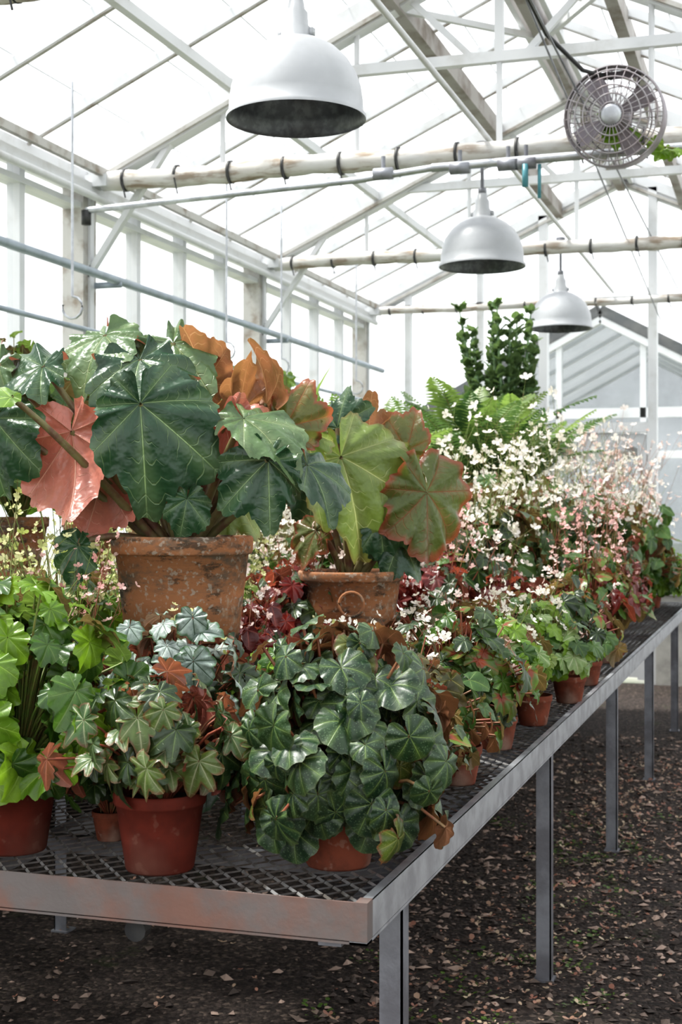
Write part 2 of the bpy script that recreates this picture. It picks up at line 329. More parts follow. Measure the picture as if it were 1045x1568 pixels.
# ------------------------------------------------------------------ greenhouse
XL,XR,XM=-3.5,.9,-1.3; ZE,ZR=3.10,4.11; Y0,Y1=-1.0,11.5
SL=(ZR-ZE)/(XM-XL)
def rz(x): return ZE+SL*(x-XL) if x<=XM else ZR-(ZR-ZE)*(x-XM)/(XR-XM)
fl=MB(); fl.add([(XL,Y0-2,0),(XR,Y0-2,0),(XR,Y1,0),(XL,Y1,0)],[(0,1,2,3)]); fl.obj('floor',[floor_m])
g=MB(); g.add([(-40,-12,-.02),(40,-12,-.02),(40,60,-.02),(-40,60,-.02)],[(0,1,2,3)]); g.obj('ground',[ground_m])
bays=[-1.0,1.5,4.0,6.5,9.0,11.5]
def sidewall(x,name,wn):
    mb=MB(); sx=1 if x>0 else -1
    box(mb,x-.08,x+.08,Y0,Y1,0,.75,2)
    box(mb,x-.11,x+.11,Y0,Y1,.75,.80,0)
    y=Y0
    while y<=Y1+.01:
        maj=min(abs(y-b) for b in bays)<.05
        if maj:
            box(mb,x-.06,x+.06,y-.07,y+.07,.8,ZE,1); box(mb,x-.075,x+.075,y-.02,y+.02,.8,ZE,0)
        else: box(mb,x-.035,x+.035,y-.025,y+.025,.8,ZE,0)
        y+=.625
    box(mb,x-.07,x+.07,Y0,Y1,ZE-.05,ZE+.03,0)
    xi=x-sx*.12; box(mb,xi-.02,xi+.02,Y0,Y1,ZE-.10,ZE-.05,0); xi=x-sx*.19; box(mb,xi-.015,xi+.015,Y0,Y1,ZE-.02,ZE+.02,1)
    box(mb,x-.05,x+.05,Y0,Y1,ZE-.16,ZE-.13,0)
    mb.obj(name,[paint,paint_old,concrete])
    gm=MB(); gm.add([(x,Y0,.8),(x,Y1,.8),(x,Y1,ZE),(x,Y0,ZE)],[(0,1,2,3)]); gm.obj(wn,[glass])
sidewall(XL,'wall_left','window_1'); sidewall(XR,'wall_right','window_2')
mb=MB()
box(mb,XL,-1.95,Y1-.08,Y1+.08,0,.72,2); box(mb,-1.02,XR,Y1-.08,Y1+.08,0,.72,2)
box(mb,XL,-1.95,Y1-.1,Y1+.1,.72,.77,0); box(mb,-1.02,XR,Y1-.1,Y1+.1,.72,.77,0)
for x in (-3.08,-2.46,-1.93,-1.05,-.45,.15): box(mb,x-.025,x+.025,Y1-.04,Y1+.04,0,rz(x),0)
for s in (-1.93,-1.05): box(mb,s-.035,s+.035,Y1-.06,Y1+.06,0,rz(s)-.02,0)
box(mb,-1.93,-1.05,Y1-.05,Y1+.05,2.02,2.10,0)
for a,b in ((XL,XM),(XM,XR)): beam(mb,(a,Y1,rz(a)),(b,Y1,rz(b)),.12,.08,0)
box(mb,XL,XR,Y1-.04,Y1+.04,ZE-.04,ZE+.02,0)
mb.obj('wall_back',[paint,paint_old,concrete])
gm=MB(); gm.add([(XL,Y1,.77),(-1.93,Y1,.77),(-1.93,Y1,rz(-1.93)),(XL,Y1,ZE)],[(0,1,2,3)]); gm.obj('window_3',[glass])
gm=MB(); gm.add([(-1.05,Y1,.77),(XR,Y1,.77),(XR,Y1,ZE),(XM,Y1,ZR),(-1.93,Y1,rz(-1.93)),(-1.93,Y1,2.1),(-1.05,Y1,2.1)],[(0,1,2,3,4,5,6)]); gm.obj('window_4',[glass])
mb=MB()
for x in (-1.845,-1.135): box(mb,x-.035,x+.035,Y1-.02,Y1+.02,.03,2.0,0)
for z in (.1,.95,1.96): box(mb,-1.86,-1.12,Y1-.018,Y1+.018,z-.05,z+.05,0)
box(mb,-1.82,-1.16,Y1-.01,Y1+.01,.13,.9,0)
mb.add([(-1.83,Y1,1.0),(-1.15,Y1,1.0),(-1.15,Y1,1.92),(-1.83,Y1,1.92)],[(0,1,2,3)],1)
box(mb,-1.16,-1.14,Y1-.06,Y1-.02,1.02,1.16,2)
mb.obj('door_1',[paint,glass,galv])
mb=MB()
mb.add([(XL,Y0,ZE+.05),(XL,Y1,ZE+.05),(XM,Y1,ZR+.05),(XM,Y0,ZR+.05)],[(0,1,2,3)],2)
mb.add([(XR,Y0,ZE+.05),(XR,Y1,ZE+.05),(XM,Y1,ZR+.05),(XM,Y0,ZR+.05)],[(0,1,2,3)],2)
y=Y0
while y<=Y1+.01:
    maj=min(abs(y-b) for b in bays)<.05
    for a in (XL,XR):
        if maj: beam(mb,(a,y,ZE-.03),(XM,y,ZR-.03),.09,.13,0); beam(mb,(a,y-.05,ZE-.08),(XM,y-.05,ZR-.08),.03,.02,1)
        else: beam(mb,(a,y,ZE+.02),(XM,y,ZR+.02),.035,.045,0); beam(mb,(a,y-.004,ZE-.004),(XM,y-.004,ZR-.004),.022,.014,1)
    y+=.625
for x in (-2.62,.05): box(mb,x-.02,x+.02,Y0,Y1,rz(x)-.05,rz(x),0)
for x in (-1.80,-.80): box(mb,x-.03,x+.03,Y0,Y1,rz(x)-.10,rz(x)+.01,3)
box(mb,XM-.03,XM+.03,Y0,Y1,ZR-.14,ZR+.05,3); box(mb,XM-.10,XM-.07,Y0,Y1,ZR-.10,ZR-.04,0); box(mb,XM+.07,XM+.10,Y0,Y1,ZR-.10,ZR-.04,0)
for k in range(1,6):
    for (a,b) in ((XL,XM),(XR,XM)):
        x=a+(b-a)*k/6; z=rz(x)+.052; box(mb,x-.003,x+.003,Y0,Y1,z,z+.004,0)
mb.obj('ceiling',[paint,paint_old,glass,rust_paint])
for y in (4.0,6.5,9.0):
    e=empty('roof_truss',(0,y,0)); mb=MB(); zt=3.52
    xa=XL+(zt-ZE)/SL; xb=XM+(XM-xa)
    beam(mb,(xa,0,zt),(xb,0,zt),.045,.05,0)
    for x in (-2.7,-2.0,-.6,.1): tube(mb,[(x,0,3.08),(x,0,rz(x)-.05)],.014,8,0)
    beam(mb,(XM-.12,0,zt),(XM-.45,.0,rz(XM-.45)-.05),.03,.03,0); beam(mb,(XM+.12,0,zt),(XM+.45,0,rz(XM+.45)-.05),.03,.03,0)
    beam(mb,(XM,0,zt),(XM,0,ZR-.1),.04,.04,0); beam(mb,(XM,0,zt),(XM,0,3.1),.025,.025,0)
    beam(mb,(XL+.05,0,2.6),(XL+.55,0,rz(XL+.55)-.05),.04,.03,0)
    for sg in (-1,1): beam(mb,(XM+sg*.5,0,rz(XM-.5)-.08),(XM+sg*.04,1.15,ZR-.12),.03,.03,0)
    child(mb.mesh('truss_members',[paint],False),'truss_members',e)
for (y,r) in ((6.42,.050),(8.92,.043),(11.32,.030),(3.92,.05)):
    e=empty('wrapped_pipe',(0,y,3.06)); mb=MB(); n=90; pts=[];rad=[]
    for i in range(n+1):
        x=XL+.18+(XR-XL-.36)*i/n; pts.append((x,.004*math.sin(x*9),.006*math.sin(x*5+y))); rad.append(r*(1+.06*math.sin(x*21)+.04*math.sin(x*47+1)))
    tube(mb,pts,rad,12,0,caps=True); child(mb.mesh('burlap_sleeve',[wrap]),'burlap_sleeve',e)
    t=MB(); x=XL+.3
    while x<XR-.2:
        tube(t,[(x,0,0),(x+.014,0,0)],r*1.16,12,0,caps=True); tube(t,[(x+.012,-r*1.15,-.02),(x+.03,-r*1.1,-r-.05)],.004,5,0); x+=.285
    child(t.mesh('black_ties',[black]),'black_ties',e)
    f=MB(); beam(f,(XL+.1,0,.0),(XL+.22,0,0),.1,.06,0); beam(f,(XR-.22,0,.0),(XR-.1,0,0),.1,.06,0); child(f.mesh('end_bracket',[paint],False),'end_bracket',e)
e=empty('water_pipe',(0,6.2,2.93)); mb=MB(); tube(mb,[(XL+.2,0,-.06),(-1.9,0,-.01),(-1.55,0,.02)],.016,8,0); tube(mb,[(-1.55,0,.02),(-.2,0,.03)],.02,8,0)
tube(mb,[(XL+.2,0,-.06),(XL+.2,0,-.13)],.025,8,1,caps=True)
child(mb.mesh('pipe',[galv,black]),'pipe',e)
mb=MB()
for x in (-1.78,-1.42,-1.2,-1.12): tube(mb,[(x-.045,0,.01),(x+.045,0,.01)],.028,10,0,caps=True); tube(mb,[(x,0,.03),(x,0,.09)],.01,6,0); 
tube(mb,[(-1.12,-.02,.0),(-1.12,-.02,-.10)],.014,8,1,caps=True); tube(mb,[(-1.06,0,0),(-1.06,0,-.15)],.008,8,1,caps=True)
child(mb.mesh('valves',[galv_d,teal]),'valves',e)
mb=MB(); tube(mb,[(-3.28,Y0,2.57),(-3.28,Y1-.1,2.57)],.022,10); tube(mb,[(-3.36,Y0,2.30),(-3.36,Y1-.1,2.30)],.014,8)
for b in bays[1:-1]: beam(mb,(XL+.09,b,2.55),(-3.26,b,2.55),.02,.03); beam(mb,(XL+.09,b,2.29),(-3.35,b,2.29),.02,.03)
mb.obj('heating_pipe',[pipeb],True)
mb=MB(); tube(mb,[(-1.36,Y0,3.15),(-1.36,Y1-.05,3.15)],.013,8); tube(mb,[(XL+.15,Y0,2.98),(XL+.15,Y1-.05,2.98)],.02,8); mb.obj('electrical_conduit',[paint],True)
mb=MB(); tube(mb,[(-.85,Y0,3.15),(-.85,Y1-.05,3.15)],.005,6); tube(mb,[(-.98,4,3.5),(-.98,11.4,2.9)],.005,6); mb.obj('support_wire',[galv_d],True)
mb=MB()
for y in (5.6,7.4,8.3,9.9): 
    tube(mb,[(-3.05,y,rz(-3.05)),(-3.05,y,2.35)],.006,6)
    tube(mb,[(-3.05+.05*math.sin(a),y,2.30+.05*math.cos(a)) for a in np.linspace(0,5,10)],.006,6)
mb.obj('hanging_hook_rod',[galv],True)
# ------------------------------------------------------------------ lamps
def lampmesh():
    mb=MB()
    out=[(.206,-.004),(.207,.006),(.199,.012),(.197,.05),(.191,.09),(.177,.13),(.153,.168),(.120,.2),(.082,.222),(.05,.232),(.045,.236),(.045,.262),(.036,.272),(.034,.31),(.026,.32),(.022,.345),(.0,.35)]
    lathe(mb,out,56,0)
    inn=[(.206,-.004),(.194,.004),(.19,.05),(.18,.09),(.163,.13),(.14,.162),(.108,.193),(.07,.213),(0.0,.22)]
    lathe(mb,inn[::-1],56,1)
    lathe(mb,[(0,.06),(.02,.062),(.034,.08),(.038,.1),(.03,.13),(.018,.16),(.018,.215)],20,2)
    for a in (0,math.pi): beam(mb,(.04*math.cos(a),.04*math.sin(a),.25),(.055*math.cos(a),.055*math.sin(a),.25),.02,.02,0)
    return mb.mesh('lamp_shade',[lampw,lampi,bulbm])
LM=lampmesh()
for p in ((-1.385,3.895,2.55),(-1.40,6.586,2.56),(-1.41,9.05,2.566)):
    e=empty('pendant_lamp',p); child(LM,'lamp_shade',e)
    mb=MB(); zt=3.15-p[2]; tube(mb,[(0,0,.34),(0,0,zt)],.009,8); tube(mb,[(0,0,.345),(0,0,.37)],.02,10,0,caps=True); tube(mb,[(0,0,zt-.06),(0,0,zt+.0)],.03,10,0,caps=True)
    child(mb.mesh('stem',[galv_d]),'stem',e)
# ------------------------------------------------------------------ fan
fp=W(1.147,5.9,3.05); fe=empty('circulation_fan',fp)
mb=MB(); R=.205
def ring(r,z,th=.0035,m=0,n=48): tube(mb,[(r*math.cos(a),r*math.sin(a),z) for a in np.linspace(0,2*math.pi,n+1)],th,5,m)
for r,z in ((.05,.085),(.085,.082),(.12,.075),(.155,.062),(.185,.045),(R,.02)): ring(r,z)
for k in range(30):
    a=2*math.pi*k/30; tube(mb,[(r*math.cos(a),r*math.sin(a),z) for r,z in ((.04,.086),(.085,.082),(.12,.075),(.155,.062),(.185,.045),(R,.02),(R,-.11),(.15,-.14),(.05,-.15))],.0022,4,0)
for z in (-.02,-.06,-.11): ring(R,z)
ring(.14,-.145)
lathe(mb,[(R+.004,.02),(R+.006,-.03),(R+.004,-.09)],48,1)
lathe(mb,[(0,.095),(.03,.095),(.042,.088),(.045,.08)],24,2)
lathe(mb,[(0,.03),(.035,.03),(.04,0),(.055,-.05),(.055,-.16),(0,-.17)],24,1)
for k in range(4):
    a=k*math.pi/2+.5; v=[];
    for s,w,tw in ((.035,.03,.6),(.09,.06,.5),(.14,.085,.4),(.18,.07,.3)):
        for sg in (-1,1):
            aa=a+sg*w/s*.5 if s>.05 else a+sg*.4
            v.append((s*math.cos(aa),s*math.sin(aa),.0+sg*w*.35*tw+.01))
    mb.add(v,[(i*2,i*2+1,i*2+3,i*2+2) for i in range(3)],1)
fo=child(mb.mesh('fan_cage_and_blades',[fanm,fand,galv]),'fan_cage_and_blades',fe)
d=(Vector((0,0,2.1))+W(-.9,0,0)-fp).normalized(); fo.rotation_euler=d.to_track_quat('Z','Y').to_euler()
mb=MB()
beam(mb,(0,.05,.0),(0,.40,.03),.03,.04); 
for s in (-1,1): beam(mb,(s*.1,.06,.19),(s*.02,.40,.05),.012,.02)
beam(mb,(-.1,.06,.19),(.1,.06,.19),.012,.03); child(mb.mesh('bracket',[fand],False),'bracket',fe)
mb=MB(); tube(mb,[(-.9,3.6,3.8),(-.98,4.4,3.68),(-1.0,5.1,3.45),(-.93,5.6,3.3),(-.82,5.85,3.22),(-.72,6.0,3.22)],.009,8,0); mb.obj('black_power_cable',[black],True)
# ------------------------------------------------------------------ neighbouring greenhouse outside
gx,gy,gz=-2.165,17.,3.79; hw,gd=2.3,6.; ez=2.55
ge=empty('neighbouring_greenhouse',(gx,gy,0)); mb=MB()
for s in (-1,1):
    beam(mb,(s*(hw+.15),0,ez-.08),(0,0,gz),.18,.12,1); beam(mb,(s*(hw+.12),-.02,ez-.18),(0,-.02,gz-.12),.12,.08,0)
    mb.add([(s*hw,0,ez),(s*hw,gd,ez),(0,gd,gz),(0,0,gz)],[(0,1,2,3)],3)
    mb.add([(s*hw,0,.5),(s*hw,gd,.5),(s*hw,gd,ez),(s*hw,0,ez)],[(0,1,2,3)],2)
    for k in range(6): beam(mb,(s*hw,k*1.2,ez+.02),(0,k*1.2,gz+.02),.05,.05,0)
    for x in (.5,1.1,1.7,hw): beam(mb,(s*x,0,0),(s*x,0,gz-(gz-ez)*x/hw),.07,.08,0)
    beam(mb,(s*.5,-.5,0),(s*.5,-.5,2.0),.07,.07,0); beam(mb,(s*.62,-.5,1.98),(0,-.5,2.35),.09,.07,1); beam(mb,(s*.6,-.25,1.98),(0,-.25,2.34),.5,.02,1)
    box(mb,*(sorted((s*.5,s*hw))),-.05,.05,0,.55,0)
beam(mb,(-hw,0,2.05),(hw,0,2.05),.06,.09,0); beam(mb,(-hw,0,ez),(hw,0,ez),.08,.12,0); beam(mb,(-.5,0,1.0),(.5,0,1.0),.05,.08,0)
mb.add([(-hw,0,.55),(hw,0,.55),(hw,0,ez),(0,0,gz),(-hw,0,ez)],[(0,1,2,3,4)],2)
mb.add([(-hw,gd,.0),(hw,gd,.0),(hw,gd,ez),(0,gd,gz),(-hw,gd,ez)],[(0,1,2,3,4)],3)
def frost():
    t=NT('frosted_old_glass'); p=t.prin(t.mix(t.smooth(t.noise(1.5,5,.6,t.obj()),.4,.6),(.26,.29,.32),(.15,.18,.20)),.4); tr=t.n('ShaderNodeBsdfTransparent'); mx=t.n('ShaderNodeMixShader'); mx.inputs[0].default_value=.22; t.l(p,mx.inputs[1]); t.l(tr.outputs[0],mx.inputs[2]); return t.done(mx.outputs[0])
child(mb.mesh('greenhouse_frame',[paint,darkroof,glass,frost()],False),'greenhouse_frame',ge)
# ------------------------------------------------------------------ main table
TX0,TX1,TY0,TY1=-2.35,-.652,2.175,9.9
te=empty('greenhouse_bench',(0,0,0))
mb=MB(); lip=.063
box(mb,TX1-.004,TX1,TY0,TY1,TZ+.006-lip,TZ+.006,0); box(mb,TX0,TX0+.004,TY0,TY1,TZ+.006-lip,TZ+.006,0)
box(mb,TX1-.03,TX1,TY0,TY1,TZ-lip,TZ-lip+.005,0); box(mb,TX1-.016,TX1,TY0,TY1,TZ+.003,TZ+.0065,0)
box(mb,TX0,TX1-.012,TY0,TY0+.004,TZ+.006-lip,TZ+.006,1); box(mb,TX0,TX1,TY0,TY0+.03,TZ-lip,TZ-lip+.004,1); box(mb,TX0,TX1,TY1-.004,TY1,TZ+.006-lip,TZ+.006,0)
box(mb,TX1-.02,TX1+.001,TY0-.0015,TY0+.03,TZ+.006-lip,TZ+.0067,1)
child(mb.mesh('edge_frame',[galv,rust],False),'edge_frame',te)
mb=MB()
for y in np.arange(TY0+.35,TY1,.62): box(mb,TX0+.01,TX1-.01,y-.012,y+.012,TZ-.045,TZ-.012,0)
for x in (TX0+.06,-1.5,TX1-.07): box(mb,x-.02,x+.02,TY0+.02,TY1-.02,TZ-.075,TZ-.045,0)
for y in (2.50,4.17,5.83,7.42,9.1):
    for x in (TX1-.045,TX0+.045):
        sx=1 if x>-1 else -1
        box(mb,x-.022,x+.022,y-.022,y-.018,0,TZ-.03,0); box(mb,x+sx*.018,x+sx*.022,y-.022,y+.022,0,TZ-.03,0)
        box(mb,x-.03,x+.03,y-.03,y+.03,0,.006,0)
for x in (-1.42,-1.08): 
    tube(mb,[(x,TY0+.03,TZ-.085),(x,TY0+.055,TZ-.085)],.02,14,1,caps=True)
child(mb.mesh('legs_and_rails',[galv_d,black],False),'legs_and_rails',te)
pxx,pyy=.0235,.052; nx=int((TX1-TX0-.01)/pxx); ny=int((TY1-TY0-.01)/(pyy/2))
jj=np.arange(ny+1); Vs=[];F=[];o=0
for i in range(nx):
    xb=TX0+.006+pxx*(i+.5); s=1 if i%2 else -1
    q=np.where(jj%2==0,1,-1)*s; x=xb+q*pxx*.47; y=TY0+.005+jj*pyy/2; w=.0019
    row=np.zeros((2*(ny+1),3)); row[0::2,0]=x-w; row[1::2,0]=x+w; row[0::2,1]=y; row[1::2,1]=y; row[0::2,2]=TZ-.0045; row[1::2,2]=TZ-.0005
    Vs.append(row); F+=[(o+2*k,o+2*k+1,o+2*k+3,o+2*k+2) for k in range(ny)]; o+=2*(ny+1)
mb=MB(); mb.add(np.concatenate(Vs),F,0); child(mb.mesh('expanded_metal_deck',[meshm],False),'expanded_metal_deck',te)
be=empty('wall_bench'); mb=MB(); box(mb,-3.38,-2.75,2.5,11.2,.74,.759,0); 
for x in (-3.36,-2.77): box(mb,x-.01,x+.01,2.5,11.2,.69,.758,0)
for y in np.arange(2.6,11.3,1.7):
    for x in (-3.33,-2.8): box(mb,x-.02,x+.02,y-.02,y+.02,0,.74,0)
child(mb.mesh('bench_frame',[galv_d],False),'bench_frame',be)
# ------------------------------------------------------------------ pots
def potmesh(name,R,H,mat,rimh=.2,taper=.72,segs=44,ring=False):
    mb=MB(); r0=R*taper; rh=H*rimh; rb=R*.94
    def rr(z): return r0+(rb-r0)*z/(H-rh)
    prof=[(0,0),(r0*.96,0),(r0,.004),(rr((H-rh)*.5),(H-rh)*.5),(rb,H-rh-.002),(R*.985,H-rh),(R,H-rh+.004),(R*1.01,H-.006),(R*.99,H),(R*.93,H),(R*.90,H-.008),(R*.86,H*.88)]
    lathe(mb,prof,segs,0); 
    lathe(mb,[(R*.87,H*.88),(R*.5,H*.9),(0,H*.905)],segs,1)
    if ring: tube(mb,[(.035*math.cos(a),-R*.97-.012,H*.5+.035*math.sin(a)) for a in np.linspace(0,2*math.pi,20)],.005,6,0)
    return mb.mesh(name,[mat,soil])
POT_S=potmesh('terracotta_pot_small',.060,.095,terra_new); POT_M=potmesh('clay_pot_medium',.083,.14,terra_pl,.16,.74); POT_O=potmesh('terracotta_pot_orange',.06,.115,terra_or,.24,.78)
POT_C=potmesh('terracotta_pot_wide',.075,.10,terra_new,.25,.78); POT_B=potmesh('terracotta_pot_large',.14,.22,terra_aged,.2)
POT_H1=potmesh('aged_pot',.173,.255,terra_aged,.17,.80,64); POT_H2=potmesh('aged_pot_ring',.155,.18,terra_aged,.16,.82,64,True)
STAND1=potmesh('upturned_pot_a',.15,.323,terra_new,.15,.75); STAND2=potmesh('upturned_pot_b',.14,.283,terra_new,.15,.75); STAND3=potmesh('upturned_pot_c',.15,.45,terra_aged,.12,.8)
# ------------------------------------------------------------------ leaf templates
T_big=[leaf(7,20,16,e=.40,depth=d_,sharp=.75,tooth=.055,tn=4,puck=.070,droop=.34,wave=w_,asym=a,seed=s,tip=.08,quilt=.008) for s,a,d_,w_ in ((1,.26,.14,.07),(2,-.28,.18,.10),(3,.14,.12,.09),(4,-.22,.16,.11))]
T_bigr=[leaf(7,20,16,e=.18,depth=.12,sharp=.7,tooth=.05,tn=4,puck=.05,droop=.25,wave=.12,asym=.12,seed=5,quilt=.007)]
T_young=[leaf(5,8,6,e=.72,depth=.05,puck=.02,droop=.2,wave=.03,seed=6,tip=.15)]
T_round=[leaf(7,9,6,e=.20,depth=.015,tooth=.03,tn=3,puck=.040,droop=.40,wave=.08,asym=a,fold=f,seed=s,A=2.7) for s,a,f in ((11,.12,.05),(12,-.12,.3),(13,.0,-.1),(14,.1,.4))]
T_lob=[leaf(7,8,5,e=.3,depth=.15,sharp=.8,tooth=.05,tn=2,puck=.06,droop=.30,wave=.10,asym=a,seed=s,fold=f) for s,a,f in ((21,.1,0),(22,-.1,.2),(23,0,.08))]
T_star=[leaf(7,7,4,e=.32,depth=.30,sharp=1.0,tooth=.06,tn=2,puck=.055,droop=.3,wave=.08,asym=a,seed=s,tip=.1) for s,a in ((31,.1),(32,-.1))]
T_wing=[leaf(5,7,5,e=.62,depth=.08,tooth=.03,puck=.03,droop=.28,wave=.07,asym=a,fold=.2,seed=s,tip=.1) for s,a in ((41,.3),(42,-.3))]
T_sm=[leaf(5,5,3,e=.45,depth=.10,tooth=.03,puck=.04,droop=.25,wave=.05,asym=a,fold=.15,seed=s) for s,a in ((51,.15),(52,-.15),(53,0))]
# ------------------------------------------------------------------ species meshes
SP={}
def species(key,nvar,fn,mats):
    SP[key]=[]
    for k in range(nvar):
        mb=MB(); fn(mb); SP[key].append(mb.mesh(key+'_foliage',mats))
def f_rex(mb):
    mound(mb,T_round,290,.185,.36,.050,.07,2.28,mats=[0]*9+[3],jit=.55,sr=.003,szv=.32,cz=.38,spread=.40,lobes=.05)
species('rex_begonia',1,f_rex,[L_rex,stemR,P_w,L_rexo])
def f_star(mb):
    mound(mb,T_star,110,.14,.22,.053,.13,1.9,mats=[0,0,3],jit=.6)
species('star_begonia',2,f_star,[L_star,stemR,P_p,L_dkg])
def f_lime(mb): mound(mb,T_lob,200,.20,.38,.064,.10,2.1,jit=.6,mats=[0,0,3,3])
species('lime_begonia',2,f_lime,[L_lime,stemG,P_y,L_mid])
def f_sil(mb): mound(mb,T_star[:1]+T_lob,180,.19,.33,.055,.09,2.05,jit=.55,mats=[0,0,0,3]); sprays(mb,7,.13,.1,.40,6,.012,2,spread=.03)
species('silver_begonia',2,f_sil,[L_sil,stemR,P_y,L_dkg])
def f_oli(mb): mound(mb,T_sm,260,.18,.27,.042,.08,1.85,jit=.7,mats=[0,0,3]); sprays(mb,16,.17,.09,.35,6,.014,2,spread=.03)
species('olive_begonia',2,f_oli,[L_olive,stemR,P_w,L_mid])
def f_dk(mb): mound(mb,T_lob+T_wing,170,.17,.31,.050,.09,1.85,jit=.6,mats=[0,0,3,4]); sprays(mb,6,.14,.09,.40,6,.013,2,spread=.03)
species('mixed_begonia',2,f_dk,[L_dkg,stemR,P_pw,L_mid,L_rcol])
def f_pale(mb): mound(mb,T_lob,150,.155,.27,.045,.09,1.8,jit=.6,mats=[0,3,4]); sprays(mb,10,.12,.09,.36,6,.014,2,spread=.03)
species('pale_begonia',2,f_pale,[L_pale,stemG,P_w,L_lime,L_mid])
def f_red(mb): mound(mb,T_wing+T_lob,140,.18,.33,.060,.09,1.85,jit=.7,mats=[0,0,3]); sprays(mb,7,.14,.09,.48,6,.014,2,spread=.04)
species('red_begonia',2,f_red,[L_red,stemR,P_pw,L_dkg])
def f_pink(mb): mound(mb,T_wing,120,.15,.38,.070,.09,1.8,jit=.6,mats=[0,3,4,0]); sprays(mb,13,.17,.09,.64,9,.014,2,spread=.065)
species('pink_flowering_begonia',3,f_pink,[L_mid,stemR,P_p,L_rcol,L_red])
def f_white(mb): mound(mb,T_lob+T_sm,160,.20,.50,.060,.1,1.9,jit=.7,mats=[0,0,3]); sprays(mb,26,.25,.1,.72,8,.019,2,spread=.095)
species('white_flowering_begonia',2,f_white,[L_mid,stemG,P_w,L_dkg])
def f_blush(mb): mound(mb,T_wing+T_sm,150,.20,.46,.060,.1,1.9,jit=.7,mats=[0,0,3]); sprays(mb,22,.23,.1,.72,8,.018,2,spread=.095)
species('blush_flowering_begonia',2,f_blush,[L_mid,stemR,P_pw,L_rcol])
def f_yel(mb): mound(mb,T_sm+T_lob,170,.18,.36,.048,.1,1.9,jit=.7,mats=[0,3]); sprays(mb,22,.20,.1,.62,6,.014,2,spread=.045)
species('yellow_flowering_begonia',2,f_yel,[L_mid,stemG,P_y,L_lime])
def f_fern(mb):
    for k in range(32): frond(mb,(0,0,.18),k*2.4,.50+.28*rng.random(),.75+.75*rng.random(),0 if k%2 else 3,droop=.4+.3*rng.random(),n=30,pl=.14)
species('fern',2,f_fern,[L_fern,stemG,P_w,L_fernd])
def f_strap(mb):
    for k in range(46): strap(mb,(0,0,.18),k*2.4,.55+.3*rng.random(),.5+.9*rng.random(),.022,0 if k%2 else 3,droop=.4+.5*rng.random())
species('strap_leaf_plant',2,f_strap,[L_fern,stemG,P_w,L_lime])
def f_shrub(mb):
    mound(mb,T_lob+T_wing,190,.30,.80,.10,.2,1.9,jit=.6,mats=[0,0,3])
species('leafy_shrub',2,f_shrub,[L_mid,stemG,P_w,L_lime])
def f_euph(mb):
    for k in range(22):
        a=k*2.4; r=.03+.09*rng.random(); h=.58+.56*rng.random() if k else 1.15
        pts=[(r*.4*math.cos(a),r*.4*math.sin(a),.2),(r*math.cos(a),r*math.sin(a),.4),(r*(1.4+rng.random())*math.cos(a),r*(1.4+rng.random())*math.sin(a),h)]
        P=bez(*pts,20); rad=[.007]*19+[.002]
        tube(mb,P,rad,6,0,caps=True)
        for i in range(3,20):
            for q in range(6):
                aa=rng.random()*6.28; put(mb,T_wing[q%2],P[i]+np.array((math.cos(aa)*.004,math.sin(aa)*.004,rng.uniform(-.02,.02))),(math.cos(aa)*.8,math.sin(aa)*.8,rng.uniform(.5,1.6)),(-math.cos(aa),-math.sin(aa),.7),.034+.02*rng.random(),3,rng.random())
species('euphorbia',1,f_euph,[L_euph,stemG,P_w,L_fernd])
NAMES={'rex_begonia':'potted_rex_begonia','star_begonia':'potted_star_leaf_begonia','lime_begonia':'potted_lime_begonia','silver_begonia':'potted_silver_begonia','olive_begonia':'potted_white_flowered_begonia','mixed_begonia':'potted_begonia','pale_begonia':'potted_pale_begonia','red_begonia':'potted_red_leaf_begonia','pink_flowering_begonia':'potted_pink_begonia','white_flowering_begonia':'potted_white_begonia','blush_flowering_begonia':'potted_blush_begonia','yellow_flowering_begonia':'potted_yellow_begonia','fern':'potted_fern','strap_leaf_plant':'potted_strap_leaf_plant','leafy_shrub':'potted_shrub','euphorbia':'potted_euphorbia'}
placed=[]
def plant(key,x,y,pot=None,scale=1.,z=TZ,var=None,rot=None,r=.15,stand=False,lift=0.):
    if pot is None: pot=POT_S
    e=empty(NAMES[key],(x,y,z),rng.random()*6.28 if rot is None else rot,scale); o=.45 if stand else 0
    if stand: s=child(STAND3,'upturned_stand_pot',e,(0,0,.45)); s.rotation_euler=(math.pi,0,0)
    child(pot,'pot',e,(0,0,o)); ms=SP[key]; child(ms[rng.randrange(len(ms)) if var is None else var],'foliage',e,(0,0,o+lift)); placed.append((x,y,r)); return e
def plantc(key,xc,d,**k):
    p=W(xc,d); return plant(key,p.x,p.y,**k)
plantc('rex_begonia',-.005,2.55,pot=POT_C,r=.22,lift=.012)
plantc('star_begonia',-.325,2.52,pot=POT_M,r=.16)
plantc('lime_begonia',-.62,2.66,pot=POT_M,r=.18,lift=.03)
plantc('silver_begonia',-.34,2.88,scale=1.0,r=.17)
plantc('mixed_begonia',.090,2.82,pot=POT_O,r=.10,scale=.8)
plantc('mixed_begonia',.275,3.30,scale=.95,r=.14,lift=.025)
plantc('pale_begonia',.42,3.78,scale=.92,r=.14,lift=.025)
plantc('pale_begonia',.575,4.20,scale=.95,r=.14,lift=.025)
plantc('mixed_begonia',.76,4.68,scale=.95,r=.14,lift=.02)
plantc('pink_flowering_begonia',.90,5.15,scale=.95,r=.14,lift=.03)
plantc('pink_flowering_begonia',1.11,5.9,scale=.92,r=.14,lift=.03)
plantc('lime_begonia',-.69,2.98,r=.15,scale=.95)
plantc('lime_begonia',-.10,3.00,scale=.72,r=.13)
plantc('olive_begonia',.12,3.08,scale=1.0,r=.13)
plantc('yellow_flowering_begonia',-.80,3.3,r=.17)
